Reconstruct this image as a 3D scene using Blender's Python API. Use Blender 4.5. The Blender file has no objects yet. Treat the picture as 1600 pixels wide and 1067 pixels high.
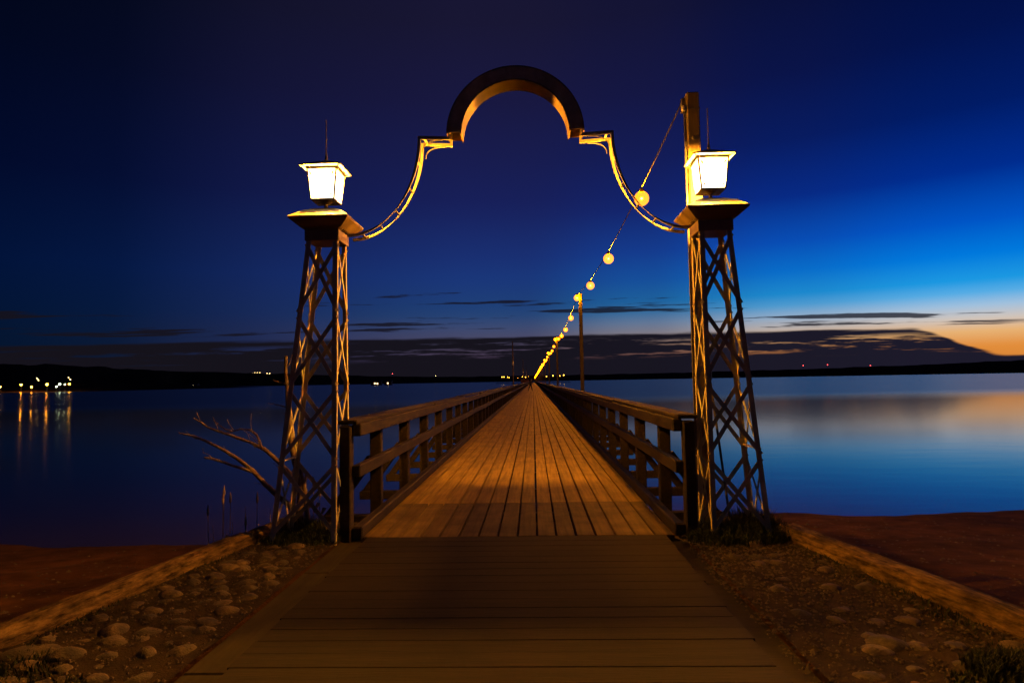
import bpy, bmesh, math, random
from mathutils import Vector, Matrix, noise
random.seed(7)
R = math.radians
SC = bpy.context.scene
COL = SC.collection

# ------------------------------------------------------------------ camera
CAM = Vector((0.18, 0.0, 1.47))
yaw, pitch, roll = R(1.83), R(3.55), R(1.0)
F = Vector((-math.sin(yaw)*math.cos(pitch), math.cos(yaw)*math.cos(pitch), math.sin(pitch)))
R0 = F.cross(Vector((0, 0, 1))).normalized(); U0 = R0.cross(F)
RR = R0*math.cos(roll) - U0*math.sin(roll); UU = U0*math.cos(roll) + R0*math.sin(roll)
cd = bpy.data.cameras.new('camera'); cam = bpy.data.objects.new('camera', cd); COL.objects.link(cam)
m = Matrix((RR, UU, -F)).transposed().to_4x4(); m.translation = CAM
cam.matrix_world = m
cd.sensor_width = 36; cd.lens = 22.5; cd.clip_start = 0.05; cd.clip_end = 40000
SC.camera = cam

# ------------------------------------------------------------------ view
SC.view_settings.view_transform = 'Standard'
SC.view_settings.look = 'None'
SC.view_settings.exposure = 0.0
SC.view_settings.gamma = 1.0
SC.view_settings.use_curve_mapping = False
SC.render.engine = 'CYCLES'
SC.cycles.use_denoising = True
SC.cycles.max_bounces = 6
SC.cycles.transparent_max_bounces = 12
SC.cycles.sample_clamp_indirect = 4.0
SC.cycles.sample_clamp_direct = 0.0
SC.cycles.use_light_tree = True
SC.cycles.use_adaptive_sampling = False

# ------------------------------------------------------------------ dusk sky (sun below the horizon, front right)
SUN_AZ = 47.0
world = bpy.data.worlds.new('World'); SC.world = world; world.use_nodes = True
nt = world.node_tree; nt.nodes.clear()
def N(t, **k):
    n = nt.nodes.new(t)
    for a, b in k.items(): setattr(n, a, b)
    return n
def L(a, b): nt.links.new(a, b)
def M(op, a, b=None, c=None, clamp=False):
    n = N('ShaderNodeMath', operation=op); n.use_clamp = clamp
    for i, v in enumerate((a, b, c)):
        if v is None: continue
        if isinstance(v, (int, float)): n.inputs[i].default_value = v
        else: L(v, n.inputs[i])
    return n.outputs[0]
def MR(v, a, b, c=0.0, d=1.0, smooth=True):
    n = N('ShaderNodeMapRange'); n.interpolation_type = 'SMOOTHSTEP' if smooth else 'LINEAR'; n.clamp = True
    L(v, n.inputs[0])
    for i, q in enumerate((a, b, c, d)):
        if isinstance(q, (int, float)): n.inputs[i+1].default_value = q
        else: L(q, n.inputs[i+1])
    return n.outputs[0]
def RAMP(v, stops, interp='LINEAR'):
    n = N('ShaderNodeValToRGB'); cr = n.color_ramp; cr.interpolation = interp
    while len(cr.elements) < len(stops): cr.elements.new(0.5)
    for e, (p, c) in zip(cr.elements, stops):
        e.position = p; e.color = (c[0], c[1], c[2], 1) if isinstance(c, tuple) else (c, c, c, 1)
    L(v, n.inputs[0]); return n.outputs[0]
def MIX(f, a, b):
    n = N('ShaderNodeMix', data_type='RGBA')
    if isinstance(f, (int, float)): n.inputs[0].default_value = f
    else: L(f, n.inputs[0])
    for i, v in ((6, a), (7, b)):
        if isinstance(v, tuple): n.inputs[i].default_value = (*v, 1)
        else: L(v, n.inputs[i])
    return n.outputs[2]
tc = N('ShaderNodeTexCoord'); nrm = N('ShaderNodeVectorMath', operation='NORMALIZE'); L(tc.outputs['Generated'], nrm.inputs[0])
sep = N('ShaderNodeSeparateXYZ'); L(nrm.outputs[0], sep.inputs[0])
dx, dy, dz = sep.outputs
elev = M('MULTIPLY', M('ARCSINE', dz), 57.2958)
az = M('MULTIPLY', M('ARCTAN2', dx, dy), 57.2958)
hor = M('MAXIMUM', M('SQRT', M('ADD', M('MULTIPLY', dx, dx), M('MULTIPLY', dy, dy))), 1e-4)
cosphi = M('DIVIDE', M('ADD', M('MULTIPLY', dx, math.sin(R(SUN_AZ))), M('MULTIPLY', dy, math.cos(R(SUN_AZ)))), hor)
ep = MR(elev, 0, 60, 0, 1, smooth=False)
def P(*s): return [(e/60.0, c) for e, c in s]
sunside = RAMP(ep, P((0, (.62, .20, .03)), (2.0, (.76, .27, .045)), (3.1, (.80, .45, .18)), (4.0, (.62, .55, .50)), (4.9, (.36, .53, .72)), (5.8, (.10, .42, .78)),
                     (6.7, (.012, .32, .76)), (8.6, (.0, .19, .72)), (11, (.0, .09, .56)), (14.6, (.0, .025, .27)), (19, (.0002, .011, .13)), (24, (.0008, .006, .070)), (30, (.001, .004, .040)), (60, (.001, .003, .025))))
farside = RAMP(ep, P((0, (.030, .030, .075)), (4.6, (.021, .032, .118)), (6, (.0145, .031, .135)), (9.3, (.011, .028, .155)), (16, (.0095, .0135, .090)),
                     (24, (.0100, .0095, .050)), (30, (.0098, .0085, .033)), (60, (.007, .006, .024))))
dim = RAMP(M('MULTIPLY_ADD', cosphi, .5, .5), [(0, (.06, .24, .27)), (.52, (.06, .24, .27)), (.58, (.14, .32, .35)), (.67, (.62, .72, .72)), (.80, (1.0, 1.0, 1.0))])
farside = MIX(1.0, farside, farside)
fm = N('ShaderNodeMix', data_type='RGBA', blend_type='MULTIPLY'); fm.inputs[0].default_value = 1; L(farside, fm.inputs[6]); L(dim, fm.inputs[7])
glow = RAMP(cosphi, [(0.30, 0.0), (0.67, 0.07), (0.80, 0.30), (0.91, 0.76), (0.975, 1.0)], 'EASE')
sky = MIX(glow, fm.outputs[2], sunside)
# clouds: a low dark bank with streaks above it
ce = M('DIVIDE', elev, M('MAXIMUM', M('DIVIDE', M('ABSOLUTE', dy), hor), .45))      # height of flat cloud layers seen ahead
cv = N('ShaderNodeCombineXYZ'); L(M('MULTIPLY', az, .11), cv.inputs[0]); L(M('MULTIPLY', ce, 1.55), cv.inputs[1])
def NOISE(vec, scale, detail=4, rough=.55, off=0.0):
    n = N('ShaderNodeTexNoise'); n.noise_dimensions = '3D'
    n.inputs['Scale'].default_value = scale; n.inputs['Detail'].default_value = detail; n.inputs['Roughness'].default_value = rough
    a = N('ShaderNodeVectorMath', operation='ADD'); L(vec, a.inputs[0]); a.inputs[1].default_value = (off, off*.7, off*1.3); L(a.outputs[0], n.inputs['Vector'])
    return n.outputs['Fac']
cw = N('ShaderNodeCombineXYZ'); L(M('MULTIPLY', az, .050), cw.inputs[0]); L(M('MULTIPLY', ce, 1.15), cw.inputs[1])
n1 = NOISE(cv.outputs[0], 1.0, 5, .6, 3.1)
n2 = NOISE(cv.outputs[0], 1.3, 5, .62, 11.7)
n3 = NOISE(cw.outputs[0], 1.0, 6, .60, 27.3)
top = M('SUBTRACT', 4.05, MR(az, 30, 36, 0, 2.4))
top = M('ADD', top, M('MULTIPLY', M('SUBTRACT', n1, .5), .75))
bank = MR(M('SUBTRACT', top, ce), -.08, .20)
gap = M('MULTIPLY', MR(n2, .53, .64), M('MULTIPLY', MR(ce, 1.7, 2.5), M('SUBTRACT', 1.0, MR(ce, 3.2, 3.8))))
bank = M('MULTIPLY', bank, M('SUBTRACT', 1.0, M('MULTIPLY', gap, .8)))
env = M('MULTIPLY', MR(ce, 3.8, 4.5), M('SUBTRACT', 1.0, MR(ce, M('SUBTRACT', 6.2, MR(az, 10, 22, 0, 1.1)), M('SUBTRACT', 10.5, MR(az, 10, 22, 0, 4.0)))))
thr = M('SUBTRACT', M('SUBTRACT', .74, M('MULTIPLY', env, .16)), M('MULTIPLY', MR(az, 8, 20), .075))
streak = M('MULTIPLY', MR(M('SUBTRACT', n3, thr), 0.0, .045), MR(env, .0, .3))
streak = M('MULTIPLY', streak, M('SUBTRACT', 1.0, MR(az, 34, 40)))
cl = M('MAXIMUM', bank, M('MULTIPLY', streak, .9))
ccol = MIX(glow, (.0075, .0062, .0105), (.0120, .0105, .0230))
sky2 = MIX(cl, sky, ccol)
bg = N('ShaderNodeBackground'); L(sky2, bg.inputs[0]); bg.inputs[1].default_value = 1.0
wo = N('ShaderNodeOutputWorld'); L(bg.outputs[0], wo.inputs[0])

# ------------------------------------------------------------------ materials
def mat(name):
    mt = bpy.data.materials.new(name); mt.use_nodes = True
    t = mt.node_tree; b = t.nodes['Principled BSDF']
    return mt, t, b
def surf(name, c1, c2, scale=(8, 8, 8), rough=.7, bump=.3, bscale=None, obj_random=0.0, metallic=0.0, detail=6, spec=.5, bdist=.01, coords='world', patch=0.0, pscale=1.0):
    mt, t, b = mat(name)
    g = t.nodes.new('ShaderNodeNewGeometry') if coords == 'world' else t.nodes.new('ShaderNodeTexCoord')
    out = g.outputs['Position'] if coords == 'world' else g.outputs['Object']
    mp = t.nodes.new('ShaderNodeMapping'); mp.inputs['Scale'].default_value = scale; t.links.new(out, mp.inputs[0])
    oi = t.nodes.new('ShaderNodeObjectInfo')
    ad = t.nodes.new('ShaderNodeVectorMath'); ad.operation = 'ADD'; t.links.new(mp.outputs[0], ad.inputs[0])
    ml = t.nodes.new('ShaderNodeVectorMath'); ml.operation = 'SCALE'; ml.inputs['Scale'].default_value = 37.0
    cb = t.nodes.new('ShaderNodeCombineXYZ')
    for i in range(3): t.links.new(oi.outputs['Random'], cb.inputs[i])
    t.links.new(cb.outputs[0], ml.inputs[0]); t.links.new(ml.outputs[0], ad.inputs[1])
    n = t.nodes.new('ShaderNodeTexNoise'); n.inputs['Scale'].default_value = 1; n.inputs['Detail'].default_value = detail; n.inputs['Roughness'].default_value = .62
    t.links.new(ad.outputs[0], n.inputs['Vector'])
    cr = t.nodes.new('ShaderNodeValToRGB'); cr.color_ramp.elements[0].position = .33; cr.color_ramp.elements[1].position = .68
    cr.color_ramp.elements[0].color = (*c1, 1); cr.color_ramp.elements[1].color = (*c2, 1); t.links.new(n.outputs['Fac'], cr.inputs[0])
    col = cr.outputs[0]
    if obj_random:
        hs = t.nodes.new('ShaderNodeHueSaturation'); mr = t.nodes.new('ShaderNodeMapRange')
        mr.inputs[3].default_value = 1-obj_random; mr.inputs[4].default_value = 1+obj_random
        t.links.new(oi.outputs['Random'], mr.inputs[0]); t.links.new(mr.outputs[0], hs.inputs['Value']); t.links.new(col, hs.inputs['Color']); col = hs.outputs[0]
    if patch:                                    # uneven weathering in larger patches
        pn = t.nodes.new('ShaderNodeTexNoise'); pn.inputs['Scale'].default_value = pscale; pn.inputs['Detail'].default_value = 5; pn.inputs['Roughness'].default_value = .6; t.links.new(out, pn.inputs['Vector'])
        pr = t.nodes.new('ShaderNodeMapRange'); pr.inputs[1].default_value = .32; pr.inputs[2].default_value = .66; pr.inputs[3].default_value = 1-patch; pr.inputs[4].default_value = 1+patch*.6
        t.links.new(pn.outputs['Fac'], pr.inputs[0]); hp = t.nodes.new('ShaderNodeHueSaturation'); t.links.new(pr.outputs[0], hp.inputs['Value']); t.links.new(col, hp.inputs['Color']); col = hp.outputs[0]
    t.links.new(col, b.inputs['Base Color'])
    b.inputs['Roughness'].default_value = rough; b.inputs['Metallic'].default_value = metallic
    b.inputs['Specular IOR Level'].default_value = spec
    if bump:
        n2 = t.nodes.new('ShaderNodeTexNoise'); n2.inputs['Detail'].default_value = 8; n2.inputs['Roughness'].default_value = .65
        mp2 = t.nodes.new('ShaderNodeMapping'); mp2.inputs['Scale'].default_value = bscale or tuple(s*3 for s in scale)
        t.links.new(out, mp2.inputs[0]); t.links.new(mp2.outputs[0], n2.inputs['Vector']); n2.inputs['Scale'].default_value = 1
        bp = t.nodes.new('ShaderNodeBump'); bp.inputs['Strength'].default_value = bump; bp.inputs['Distance'].default_value = bdist
        t.links.new(n2.outputs['Fac'], bp.inputs['Height']); t.links.new(bp.outputs[0], b.inputs['Normal'])
    return mt
def emis(name, col, strength):
    mt = bpy.data.materials.new(name); mt.use_nodes = True; t = mt.node_tree; t.nodes.clear()
    e = t.nodes.new('ShaderNodeEmission'); e.inputs[0].default_value = (*col, 1); e.inputs[1].default_value = strength
    o = t.nodes.new('ShaderNodeOutputMaterial'); t.links.new(e.outputs[0], o.inputs[0]); return mt
MT = {}
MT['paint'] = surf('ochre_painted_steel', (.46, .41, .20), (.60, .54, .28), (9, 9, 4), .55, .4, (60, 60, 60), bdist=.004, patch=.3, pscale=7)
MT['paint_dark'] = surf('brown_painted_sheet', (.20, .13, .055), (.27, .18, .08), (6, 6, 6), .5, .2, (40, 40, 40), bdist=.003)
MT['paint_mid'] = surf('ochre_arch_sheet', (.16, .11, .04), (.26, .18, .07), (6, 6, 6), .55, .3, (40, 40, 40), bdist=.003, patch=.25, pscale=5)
MT['iron'] = surf('dark_iron', (.05, .04, .03), (.10, .08, .05), (20, 20, 20), .5, .2)
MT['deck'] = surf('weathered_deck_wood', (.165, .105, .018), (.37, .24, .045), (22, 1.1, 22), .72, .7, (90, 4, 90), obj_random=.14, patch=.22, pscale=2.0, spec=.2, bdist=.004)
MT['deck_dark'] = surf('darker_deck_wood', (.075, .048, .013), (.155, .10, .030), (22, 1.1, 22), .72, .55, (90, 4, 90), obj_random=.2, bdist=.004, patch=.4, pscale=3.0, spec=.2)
MT['pole_dark'] = surf('dark_pole_timber', (.030, .020, .010), (.07, .047, .025), (30, 30, 1.6), .65, .4, (80, 80, 5), bdist=.004)  # darker copy of the pole timber, used on the far poles
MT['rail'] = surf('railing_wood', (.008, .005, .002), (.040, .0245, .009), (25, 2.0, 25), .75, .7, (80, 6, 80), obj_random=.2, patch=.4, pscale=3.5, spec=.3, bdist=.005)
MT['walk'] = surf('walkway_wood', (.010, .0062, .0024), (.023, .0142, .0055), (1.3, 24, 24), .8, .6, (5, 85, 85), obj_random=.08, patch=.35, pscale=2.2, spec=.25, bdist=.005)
MT['board'] = surf('edge_board_wood', (.018, .014, .005), (.038, .029, .010), (20, 1.5, 20), .8, .6, (80, 5, 80), obj_random=.12, patch=.35, pscale=3, spec=.25, bdist=.005)
MT['log'] = surf('cracked_old_timber', (.022, .012, .004), (.26, .165, .065), (32, 6.5, 32), .9, 1.0, (60, 20, 60), obj_random=.05, bdist=.035, patch=.55, pscale=5, spec=.2, coords='obj')
MT['pole'] = surf('pole_timber', (.075, .05, .018), (.15, .10, .04), (30, 30, 1.6), .65, .5, (80, 80, 5), bdist=.004)
MT['stone'] = surf('field_stone', (.022, .0145, .007), (.115, .076, .035), (13, 13, 13), .72, 1.0, (60, 60, 60), obj_random=.5, bdist=.014, patch=.4, pscale=9)
MT['pebble'] = surf('pebble', (.03, .021, .013), (.12, .085, .05), (23, 23, 23), .85, .4, bdist=.004)
MT['soil'] = surf('dark_soil', (.016, .010, .005), (.050, .031, .016), (6, 6, 6), .95, 1.0, (70, 70, 70), bdist=.02, spec=.2)
MT['sand'] = surf('beach_sand', (.045, .018, .005), (.105, .046, .015), (2.2, 2.2, 2.2), .95, 1.0, (34, 34, 34), bdist=.045, spec=.1, patch=.4, pscale=.7)
MT['bark'] = surf('dry_bark', (.11, .075, .045), (.26, .19, .12), (30, 30, 8), .85, .8, (90, 90, 30), bdist=.004)
MT['grass'] = surf('grass_blades', (.010, .015, .004), (.030, .042, .010), (9, 9, 9), .75, 0, spec=.25)
MT['reed'] = surf('dry_reed', (.26, .19, .10), (.46, .36, .20), (14, 14, 14), .85, 0)
MT['leaf'] = surf('dead_leaf', (.20, .12, .04), (.40, .27, .10), (40, 40, 40), .8, 0)
MT['greenleaf'] = surf('green_leaf', (.08, .14, .02), (.14, .20, .04), (40, 40, 40), .6, 0)
MT['hill'] = surf('far_forest', (.05, .034, .018), (.09, .06, .032), (.02, .02, .02), 1.0, 0, spec=0)
MT['cable'] = surf('black_cable', (.03, .025, .02), (.06, .05, .035), (30, 30, 30), .45, 0)
MT['ceramic'] = surf('insulator_ceramic', (.45, .40, .32), (.6, .55, .45), (30, 30, 30), .25, 0)
MT['cloth'] = surf('dark_cloth', (.012, .012, .016), (.03, .028, .034), (20, 20, 20), .9, .3)
MT['trouser'] = surf('dark_trousers', (.010, .010, .014), (.02, .02, .028), (20, 20, 20), .9, .3)
MT['skin'] = surf('skin', (.42, .26, .18), (.52, .33, .24), (20, 20, 20), .55, 0)
MT['hair'] = surf('hair', (.02, .013, .008), (.05, .032, .02), (60, 60, 60), .5, .2)
MT['white'] = surf('white_paint', (.6, .58, .52), (.78, .76, .70), (3, 3, 3), .5, 0)
MT['wall'] = surf('house_wall', (.18, .05, .03), (.25, .08, .05), (1, 1, 1), .8, 0)
MT['roof'] = surf('house_roof', (.05, .04, .035), (.09, .07, .06), (1, 1, 1), .8, 0)
MT['lcore'] = emis('lantern_bulb_lit', (1.0, .41, .03), 15000.0)
MT['core'] = emis('bulb_filament_lit', (1.0, .34, .00012), 13000.0)
MT['shore'] = emis('shore_lamp_lit', (1.0, .36, .02), 120.0)
MT['shorew'] = emis('shore_lamp_white', (.85, 1.0, .60), 35.0)
MT['endlamp'] = emis('pier_head_lamp_lit', (1.0, .45, .04), 14.0)
MT['town'] = emis('town_lamp_lit', (1.0, .62, .22), 30.0)
MT['red'] = emis('red_beacon_lit', (1.0, .06, .06), 9.0)
MT['winlit'] = emis('lit_window', (1.0, .68, .32), 4.0)
def glow_glass(name, tint, col, strength):                     # tinted clear glass that lets the filament through, with a glow added to it
    mt = bpy.data.materials.new(name); mt.use_nodes = True; t = mt.node_tree; t.nodes.clear()
    tr = t.nodes.new('ShaderNodeBsdfTransparent'); tr.inputs[0].default_value = (*tint, 1)
    e = t.nodes.new('ShaderNodeEmission'); e.inputs[0].default_value = (*col, 1); e.inputs[1].default_value = strength
    a = t.nodes.new('ShaderNodeAddShader'); t.links.new(tr.outputs[0], a.inputs[0]); t.links.new(e.outputs[0], a.inputs[1])
    o = t.nodes.new('ShaderNodeOutputMaterial'); t.links.new(a.outputs[0], o.inputs[0]); return mt
MT['halo_globe'] = glow_glass('amber_halo_globe', (1, .9, .6), (1, .22, .002), 1.7)  # emission put in to paint the yellow halo around each bulb
for k_ in ('halo_globe',): MT[k_].cycles.emission_sampling = 'NONE'
MT['pane'] = glow_glass('lantern_glass', (1, .95, .85), (1.0, .80, .52), 2.2)
MT['pane'].cycles.emission_sampling = 'NONE'
def water_mat():
    mt, t, b = mat('lake_water')
    b.inputs['Base Color'].default_value = (.030, .022, .012, 1); b.inputs['IOR'].default_value = 1.17
    g = t.nodes.new('ShaderNodeNewGeometry')
    mp = t.nodes.new('ShaderNodeMapping'); mp.inputs['Scale'].default_value = (.006, .03, 1); t.links.new(g.outputs['Position'], mp.inputs[0])
    n = t.nodes.new('ShaderNodeTexNoise'); n.inputs['Scale'].default_value = 1; n.inputs['Detail'].default_value = 3; t.links.new(mp.outputs[0], n.inputs['Vector'])
    sp = t.nodes.new('ShaderNodeSeparateXYZ'); t.links.new(g.outputs['Position'], sp.inputs[0])
    # calm water close to the beach, wind-ruffled water further out
    ad = t.nodes.new('ShaderNodeMath'); ad.operation = 'MULTIPLY_ADD'; t.links.new(n.outputs['Fac'], ad.inputs[0]); ad.inputs[1].default_value = 50.0; t.links.new(sp.outputs[1], ad.inputs[2])
    mr = t.nodes.new('ShaderNodeMapRange'); mr.interpolation_type = 'SMOOTHSTEP'
    for i, v in enumerate((85, 135, .085, .24)): mr.inputs[i+1].default_value = v
    t.links.new(ad.outputs[0], mr.inputs[0]); t.links.new(mr.outputs[0], b.inputs['Roughness'])
    n2 = t.nodes.new('ShaderNodeTexNoise'); n2.inputs['Detail'].default_value = 3; n2.inputs['Scale'].default_value = 1
    mp2 = t.nodes.new('ShaderNodeMapping'); mp2.inputs['Scale'].default_value = (.5, 1.3, 1); t.links.new(g.outputs['Position'], mp2.inputs[0]); t.links.new(mp2.outputs[0], n2.inputs['Vector'])
    bp = t.nodes.new('ShaderNodeBump'); bp.inputs['Strength'].default_value = .05; bp.inputs['Distance'].default_value = .05
    t.links.new(n2.outputs['Fac'], bp.inputs['Height']); t.links.new(bp.outputs[0], b.inputs['Normal'])
    return mt
MT['water'] = water_mat()

# ------------------------------------------------------------------ builders
class MB:
    def __init__(s): s.v, s.f = [], []
    def add(s, vs, fs):
        o = len(s.v); s.v += [tuple(q) for q in vs]; s.f += [tuple(i+o for i in q) for q in fs]; return s
    def box(s, x0, x1, y0, y1, z0, z1):
        return s.add([(x0,y0,z0),(x1,y0,z0),(x1,y1,z0),(x0,y1,z0),(x0,y0,z1),(x1,y0,z1),(x1,y1,z1),(x0,y1,z1)],
                     [(3,2,1,0),(4,5,6,7),(0,1,5,4),(1,2,6,5),(2,3,7,6),(3,0,4,7)])
    def bar(s, p, q, w, t, up=(0,0,1)):          # w along up x dir, t along the remaining axis
        p, q = Vector(p), Vector(q); d = (q-p).normalized(); a = Vector(up).cross(d)
        if a.length < 1e-5: a = Vector((1,0,0)).cross(d)
        a.normalize(); b = d.cross(a); a = a*w/2; b = b*t/2
        vs = [c+i*a+j*b for c in (p, q) for i, j in ((-1,-1),(1,-1),(1,1),(-1,1))]
        return s.add(vs, [(3,2,1,0),(4,5,6,7),(0,1,5,4),(1,2,6,5),(2,3,7,6),(3,0,4,7)])
    def tube(s, pts, rad, n=8, caps=True):
        pts = [Vector(p) for p in pts]
        if not isinstance(rad, (list, tuple)): rad = [rad]*len(pts)
        rings = []; ref = None
        for i, p in enumerate(pts):
            d = (pts[min(i+1, len(pts)-1)]-pts[max(i-1, 0)]).normalized()
            if ref is None: ref = Vector((0,0,1)) if abs(d.z) < .9 else Vector((1,0,0))
            a = (ref - d*ref.dot(d)).normalized(); b = d.cross(a); ref = a
            rings.append([p+(a*math.cos(2*math.pi*k/n)+b*math.sin(2*math.pi*k/n))*rad[i] for k in range(n)])
        vs = [v for r in rings for v in r]; fs = []
        for i in range(len(pts)-1):
            for k in range(n): fs.append((i*n+k, i*n+(k+1)%n, (i+1)*n+(k+1)%n, (i+1)*n+k))
        if caps: fs.append(tuple(range(n-1, -1, -1))); fs.append(tuple((len(pts)-1)*n+k for k in range(n)))
        return s.add(vs, fs)
    def lathe(s, c, prof, n=12):                  # prof: (radius, z)
        cx, cy, cz = c; vs = []; fs = []
        for r, z in prof:
            for k in range(n): vs.append((cx+r*math.cos(2*math.pi*k/n), cy+r*math.sin(2*math.pi*k/n), cz+z))
        for i in range(len(prof)-1):
            for k in range(n): fs.append((i*n+k, i*n+(k+1)%n, (i+1)*n+(k+1)%n, (i+1)*n+k))
        fs.append(tuple(range(n-1, -1, -1))); fs.append(tuple((len(prof)-1)*n+k for k in range(n)))
        return s.add(vs, fs)
    def frustum(s, c, rings):                     # square rings: (half x, half y, z)
        vs = []; fs = []
        for hx, hy, z in rings:
            vs += [(c[0]-hx,c[1]-hy,c[2]+z),(c[0]+hx,c[1]-hy,c[2]+z),(c[0]+hx,c[1]+hy,c[2]+z),(c[0]-hx,c[1]+hy,c[2]+z)]
        for i in range(len(rings)-1):
            for k in range(4): fs.append((i*4+k, i*4+(k+1)%4, (i+1)*4+(k+1)%4, (i+1)*4+k))
        fs.append((3,2,1,0)); e = (len(rings)-1)*4; fs.append((e,e+1,e+2,e+3))
        return s.add(vs, fs)
    def mesh(s, name, material, smooth=False, bevel=0.0):
        me = bpy.data.meshes.new(name); me.from_pydata(s.v, [], s.f); me.update()
        bm = bmesh.new(); bm.from_mesh(me); bmesh.ops.recalc_face_normals(bm, faces=bm.faces)
        if bevel: bmesh.ops.bevel(bm, geom=bm.edges[:], offset=bevel, segments=1, affect='EDGES', clamp_overlap=True)
        bm.to_mesh(me); bm.free()
        me.materials.append(MT[material])
        if smooth: me.polygons.foreach_set('use_smooth', [True]*len(me.polygons))
        return me
    def build(s, name, material, parent=None, smooth=False, bevel=0.0):
        return link(name, s.mesh(name, material, smooth, bevel), parent)
def link(name, data, parent=None, loc=None):
    o = bpy.data.objects.new(name, data); COL.objects.link(o)
    if parent is not None:
        o.parent = parent
        pl = parent.matrix_basis.translation.copy(); q = parent.parent
        while q is not None: pl += q.matrix_basis.translation; q = q.parent
        o.location = -pl if loc is None else Vector(loc)-pl
    elif loc is not None: o.location = loc
    return o
def tag(o, label=None, cat=None, group=None, kind=None):
    if label: o['label'] = label
    if cat: o['category'] = cat
    if group: o['group'] = group
    if kind: o['kind'] = kind
    return o
def empty(name, loc=(0, 0, 0), parent=None): return link(name, None, parent, loc)
def sstep(a, b, x):
    t = max(0.0, min(1.0, (x-a)/(b-a))); return t*t*(3-2*t)
def fbm(x, y, z=0.0, o=4): return noise.fractal(Vector((x, y, z)), 1.0, 2.0, o)

# ------------------------------------------------------------------ the setting
WZ = -1.2
w = MB().add([(-26000, -300, WZ), (26000, -300, WZ), (26000, 30000, WZ), (-26000, 30000, WZ)], [(0, 1, 2, 3)]).build('lake_water', 'water')
tag(w, 'still dark lake water mirroring the dusk sky', 'water', kind='structure')

def half_width(y): return 2.53 + .168*(6.3-max(y, -2.0))
def ground_z(x, y):
    side = sstep(1.5, -3.5, x)
    ys = y + 1.75*side + .35*fbm(x*.35, y*.2, 5.0, 3) - .03*max(0.0, x-4)
    b = -.42 - .081*(ys-3) if ys > 3 else -.42 + .05*(3-ys)
    b = max(b, -5.0); b = min(b, .5)
    b += (.035*fbm(x*1.1, y*1.1, 1.0, 4)+.016*fbm(x*3.1, y*3.1, 4.0, 3))*(1 if b > -1.12 else .2)
    hw = half_width(y)
    e = (1-sstep(hw+.02, hw+.34, abs(x)))*(1-sstep(6.95, 7.9, y))
    top = -.035 + .012*fbm(x*3, y*3, 9.0, 4)
    if abs(x) < 1.75 and y < 6.6: top = -.075
    return b*(1-e) + top*e
def axis(a, b, fine0, fine1, step, grow=1.25):
    v = [fine0 + i*step for i in range(int((fine1-fine0)/step)+1)]
    s = step; q = v[-1]
    while q < b: s *= grow; q = min(b, q+s); v.append(q)
    s = step; q = v[0]; pre = []
    while q > a: s *= grow; q = max(a, q-s); pre.append(q)
    return pre[::-1]+v
xs = axis(-180, 180, -11, 11, .13); ys = axis(-60, 34, 1.6, 13.6, .13)
gv = [(x, y, ground_z(x, y)) for y in ys for x in xs]
nx = len(xs)
gf = [(j*nx+i, j*nx+i+1, (j+1)*nx+i+1, (j+1)*nx+i) for j in range(len(ys)-1) for i in range(nx-1)]
tag(MB().add(gv, gf).build('beach_ground', 'sand', smooth=True), 'dark reddish sand beach sloping down to the lake', 'ground', kind='structure')

# beds of earth either side of the walkway, field stones set in them
def bed(name, sgn):
    vs = []; fs = []; nu, nv = 14, 60
    for j in range(nv+1):
        y = 1.2 + (6.95-1.2)*j/nv
        x0 = 1.705 if sgn < 0 else 1.60; x1 = half_width(y)-.04
        for i in range(nu+1):
            x = x0+(x1-x0)*i/nu
            vs.append((sgn*x, y, -.020+.016*fbm(sgn*x*4, y*4, 2.0, 4)))
    for j in range(nv):
        for i in range(nu): fs.append((j*(nu+1)+i, j*(nu+1)+i+1, (j+1)*(nu+1)+i+1, (j+1)*(nu+1)+i))
    return MB().add(vs, fs).build(name, 'soil', smooth=True)
def stone_mesh(k):
    bm = bmesh.new(); bmesh.ops.create_icosphere(bm, subdivisions=3, radius=1.0)
    for v in bm.verts:
        d = 1+.22*noise.noise(v.co*1.2+Vector((k*7.3, 1, 2)))+.05*noise.noise(v.co*2.9+Vector((k*3.1, 4, 2)))+.015*noise.noise(v.co*7+Vector((k, 4, 2)))
        v.co *= d; v.co.z *= .62
        if v.co.z < -.35: v.co.z = -.35
    me = bpy.data.meshes.new('stone'); bm.to_mesh(me); bm.free(); me.materials.append(MT['stone'])
    me.polygons.foreach_set('use_smooth', [True]*len(me.polygons)); return me
STONES = [stone_mesh(k) for k in range(14)]
def scatter_stones(parent, sgn, pitchy, keep, smin, smax, sink, y0):
    y = y0; row = 0
    while y < 6.0:
        x0 = 1.86; x1 = half_width(y)-.24
        n = max(3, int((x1-x0)/(pitchy*1.18)))
        for i in range(n+1):
            if random.random() > keep: continue
            x = x0+(x1-x0)*(i+(.5 if row % 2 else 0))/(n+.5)+random.uniform(-.035, .035)
            yy = y+random.uniform(-.05, .05)
            if x > x1+.05: continue
            s = random.uniform(smin, smax)
            o = link('stone', random.choice(STONES), parent, (sgn*x, yy, -.02-sink*s+random.uniform(-.012, .006)))
            o.scale = (s*random.uniform(.9, 1.35), s*random.uniform(.75, 1.0), s*random.uniform(.75, 1.05))
            o.rotation_euler = (random.uniform(-.12, .12), random.uniform(-.12, .12), random.uniform(-.7, .7)*(1 if random.random() < .7 else 2))
        y += pitchy*random.uniform(.88, 1.12); row += 1
bl = tag(bed('stone_bed', -1), 'bed of earth set with rounded field stones left of the walkway', 'stone bed', kind='structure')
br = tag(bed('gravel_bed', 1), 'earthy gravel bed with scattered half buried stones right of the walkway', 'stone bed', kind='structure')
scatter_stones(bl, -1, .160, .96, .050, .110, .30, 2.70)
scatter_stones(br, 1, .21, .60, .045, .095, .28, 2.6)
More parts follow.
